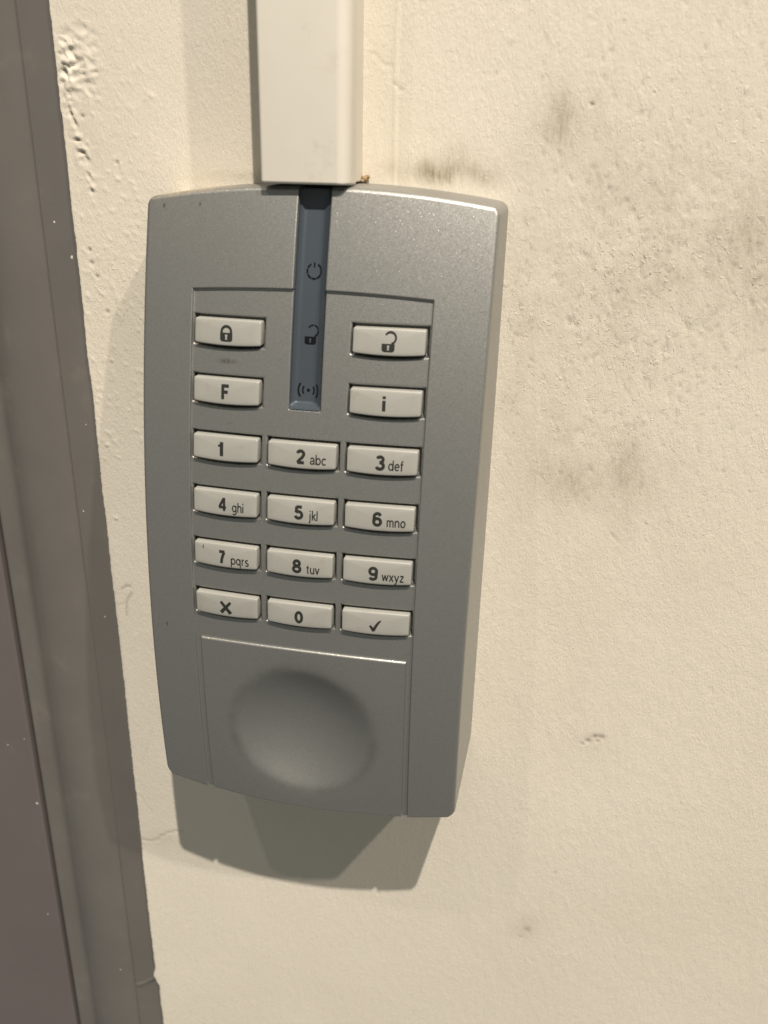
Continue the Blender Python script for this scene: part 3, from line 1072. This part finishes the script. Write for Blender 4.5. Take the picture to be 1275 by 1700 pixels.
    strip_print("padlock_symbol", [lock_body(ox - .1, uz - .35, uz - 2.2, 1.45, .6), arc_stroke(ox + .55, uz + 1.05, 1.32, -72, 5, .42, 8),
                                   arc_stroke(ox + .55, uz + 1.05, 1.32, 13, 78, .34, 8), arc_stroke(ox + .55, uz + 1.05, 1.32, 86, 150, .34, 8)])
    V, Fs = [], []
    for vs, fs in keyhole(ox - .1, uz - 1.25, .75):
        o = len(V)
        V += [(x, float(bed(x, z)) + .12, z) for x, z in vs]
        Fs += [tuple(o + i for i in f) for f in fs]
    link("keyhole_symbol", mesh("keyhole_symbol", V, Fs), M_SLOT, strip, smooth=False)
    tz = 33.0
    strip_print("radio_symbol", [disc(ox, tz, .42, ez=.95), arc_stroke(ox, tz, 1.45, -38, 38, .40, 8), arc_stroke(ox, tz, 1.45, 142, 218, .40, 8),
                                 arc_stroke(ox, tz, 2.6, -38, 38, .44, 10), arc_stroke(ox, tz, 2.6, 142, 218, .44, 10)])
    return root


build_keypad()

# ------------------------------------------------------------------ trunking
def box_profile_loop(x0, x1, y0, y1, r_, n=5):
    """open U profile: from the wall on the left, over the front, back on the right"""
    pts = [(x0, y0)]
    for i in range(n + 1):
        a = math.radians(180 - 90 * i / n)
        pts.append((x0 + r_ + r_ * math.cos(a), y1 - r_ + r_ * math.sin(a)))
    for i in range(n + 1):
        a = math.radians(90 - 90 * i / n)
        pts.append((x1 - r_ + r_ * math.cos(a), y1 - r_ + r_ * math.sin(a)))
    pts.append((x1, y0))
    return pts


def tube_profile(name, outer, zb, zt, rb, mat, parent, wall=1.1):
    """U profile closed at the lower end rim, with wall thickness"""
    outer = np.array(outer)
    cx, n = 0.5 * (outer[:, 0].min() + outer[:, 0].max()), len(outer)
    ymax = outer[:, 1].max()
    def inset(d):
        o = outer.copy()
        o[:, 0] = np.where(o[:, 0] < cx, np.minimum(o[:, 0] + d, cx), np.maximum(o[:, 0] - d, cx))
        o[:, 1] = np.minimum(o[:, 1], ymax - d)
        return o
    rings = [(outer, zt)]
    for z in np.linspace(zt, zb + rb, 8)[1:]:
        rings.append((outer, z))
    for i in range(1, 5):
        a = math.radians(90 * i / 4)
        rings.append((inset(rb * (1 - math.cos(a))), zb + rb * (1 - math.sin(a))))
    rings.append((inset(wall), zb))
    rings.append((inset(wall), zb + 12))
    V, Fs = [], []
    for o, z in rings:
        V += [(p[0], p[1], z) for p in o]
    for k in range(len(rings) - 1):
        for i in range(n - 1):
            Fs.append((k * n + i, (k + 1) * n + i, (k + 1) * n + i + 1, k * n + i + 1))
    return link(name, mesh(name, V, Fs), mat, parent)


tk = tag(empty("cable_trunking"), "cream white plastic cable trunking running up the wall from the top of the keypad", "trunking")
def rnd(cx, cy, r_, a0, a1, n=5):
    return [(cx + r_ * math.cos(math.radians(a0 + (a1 - a0) * i / n)), cy + r_ * math.sin(math.radians(a0 + (a1 - a0) * i / n))) for i in range(n + 1)]
lid = [(-12.9, 9.0)] + rnd(-11.9, 21.2, 1.0, 180, 90) + [(5.6, 22.2), (6.3, 22.12), (7.0, 21.85), (7.6, 21.4), (8.1, 20.75), (8.45, 19.9), (8.6, 18.8), (8.45, 16.0), (8.3, 13.0)]
tube_profile("lid", lid, 80.5, 700, 0.7, M_TRUNK, tk)
base = [(-12.4, -0.8), (-12.4, 19.0), (-12.0, 19.6), (6.8, 19.6), (7.2, 19.0), (7.05, 9.0), (6.75, -0.8)]
tube_profile("base", base, 80.9, 700, 0.4, M_TRUNK, tk)

# crumbs of filler in the corner between trunking, wall and keypad
fo = None
rr = np.random.RandomState(3)
cr = tag(empty("filler_lump"), "small brown crumb of filler wedged between trunking corner, wall and keypad top", "filler lump")
for i, (x, y, z, q) in enumerate([(7.6, 0.9, 81.6, .75), (8.2, 0.6, 82.0, .55), (7.3, 2.0, 81.1, .5)]):
    V, Fs = [], []
    nu, nv = 12, 8
    for a in range(nv + 1):
        for b in range(nu):
            th, ph = math.pi * a / nv, 2 * math.pi * b / nu
            k = q * (1 + 0.25 * math.sin(3 * th + i) * math.cos(2 * ph + 1.3 * i) + rr.uniform(-.1, .1))
            V.append((x + k * math.sin(th) * math.cos(ph) * 1.2, y + k * math.sin(th) * math.sin(ph), z + k * math.cos(th) * .8))
    for a in range(nv):
        for b in range(nu):
            Fs.append((a * nu + b, a * nu + (b + 1) % nu, (a + 1) * nu + (b + 1) % nu, (a + 1) * nu + b))
    link("crumb", mesh("crumb", V, Fs), M_GRIT, cr)
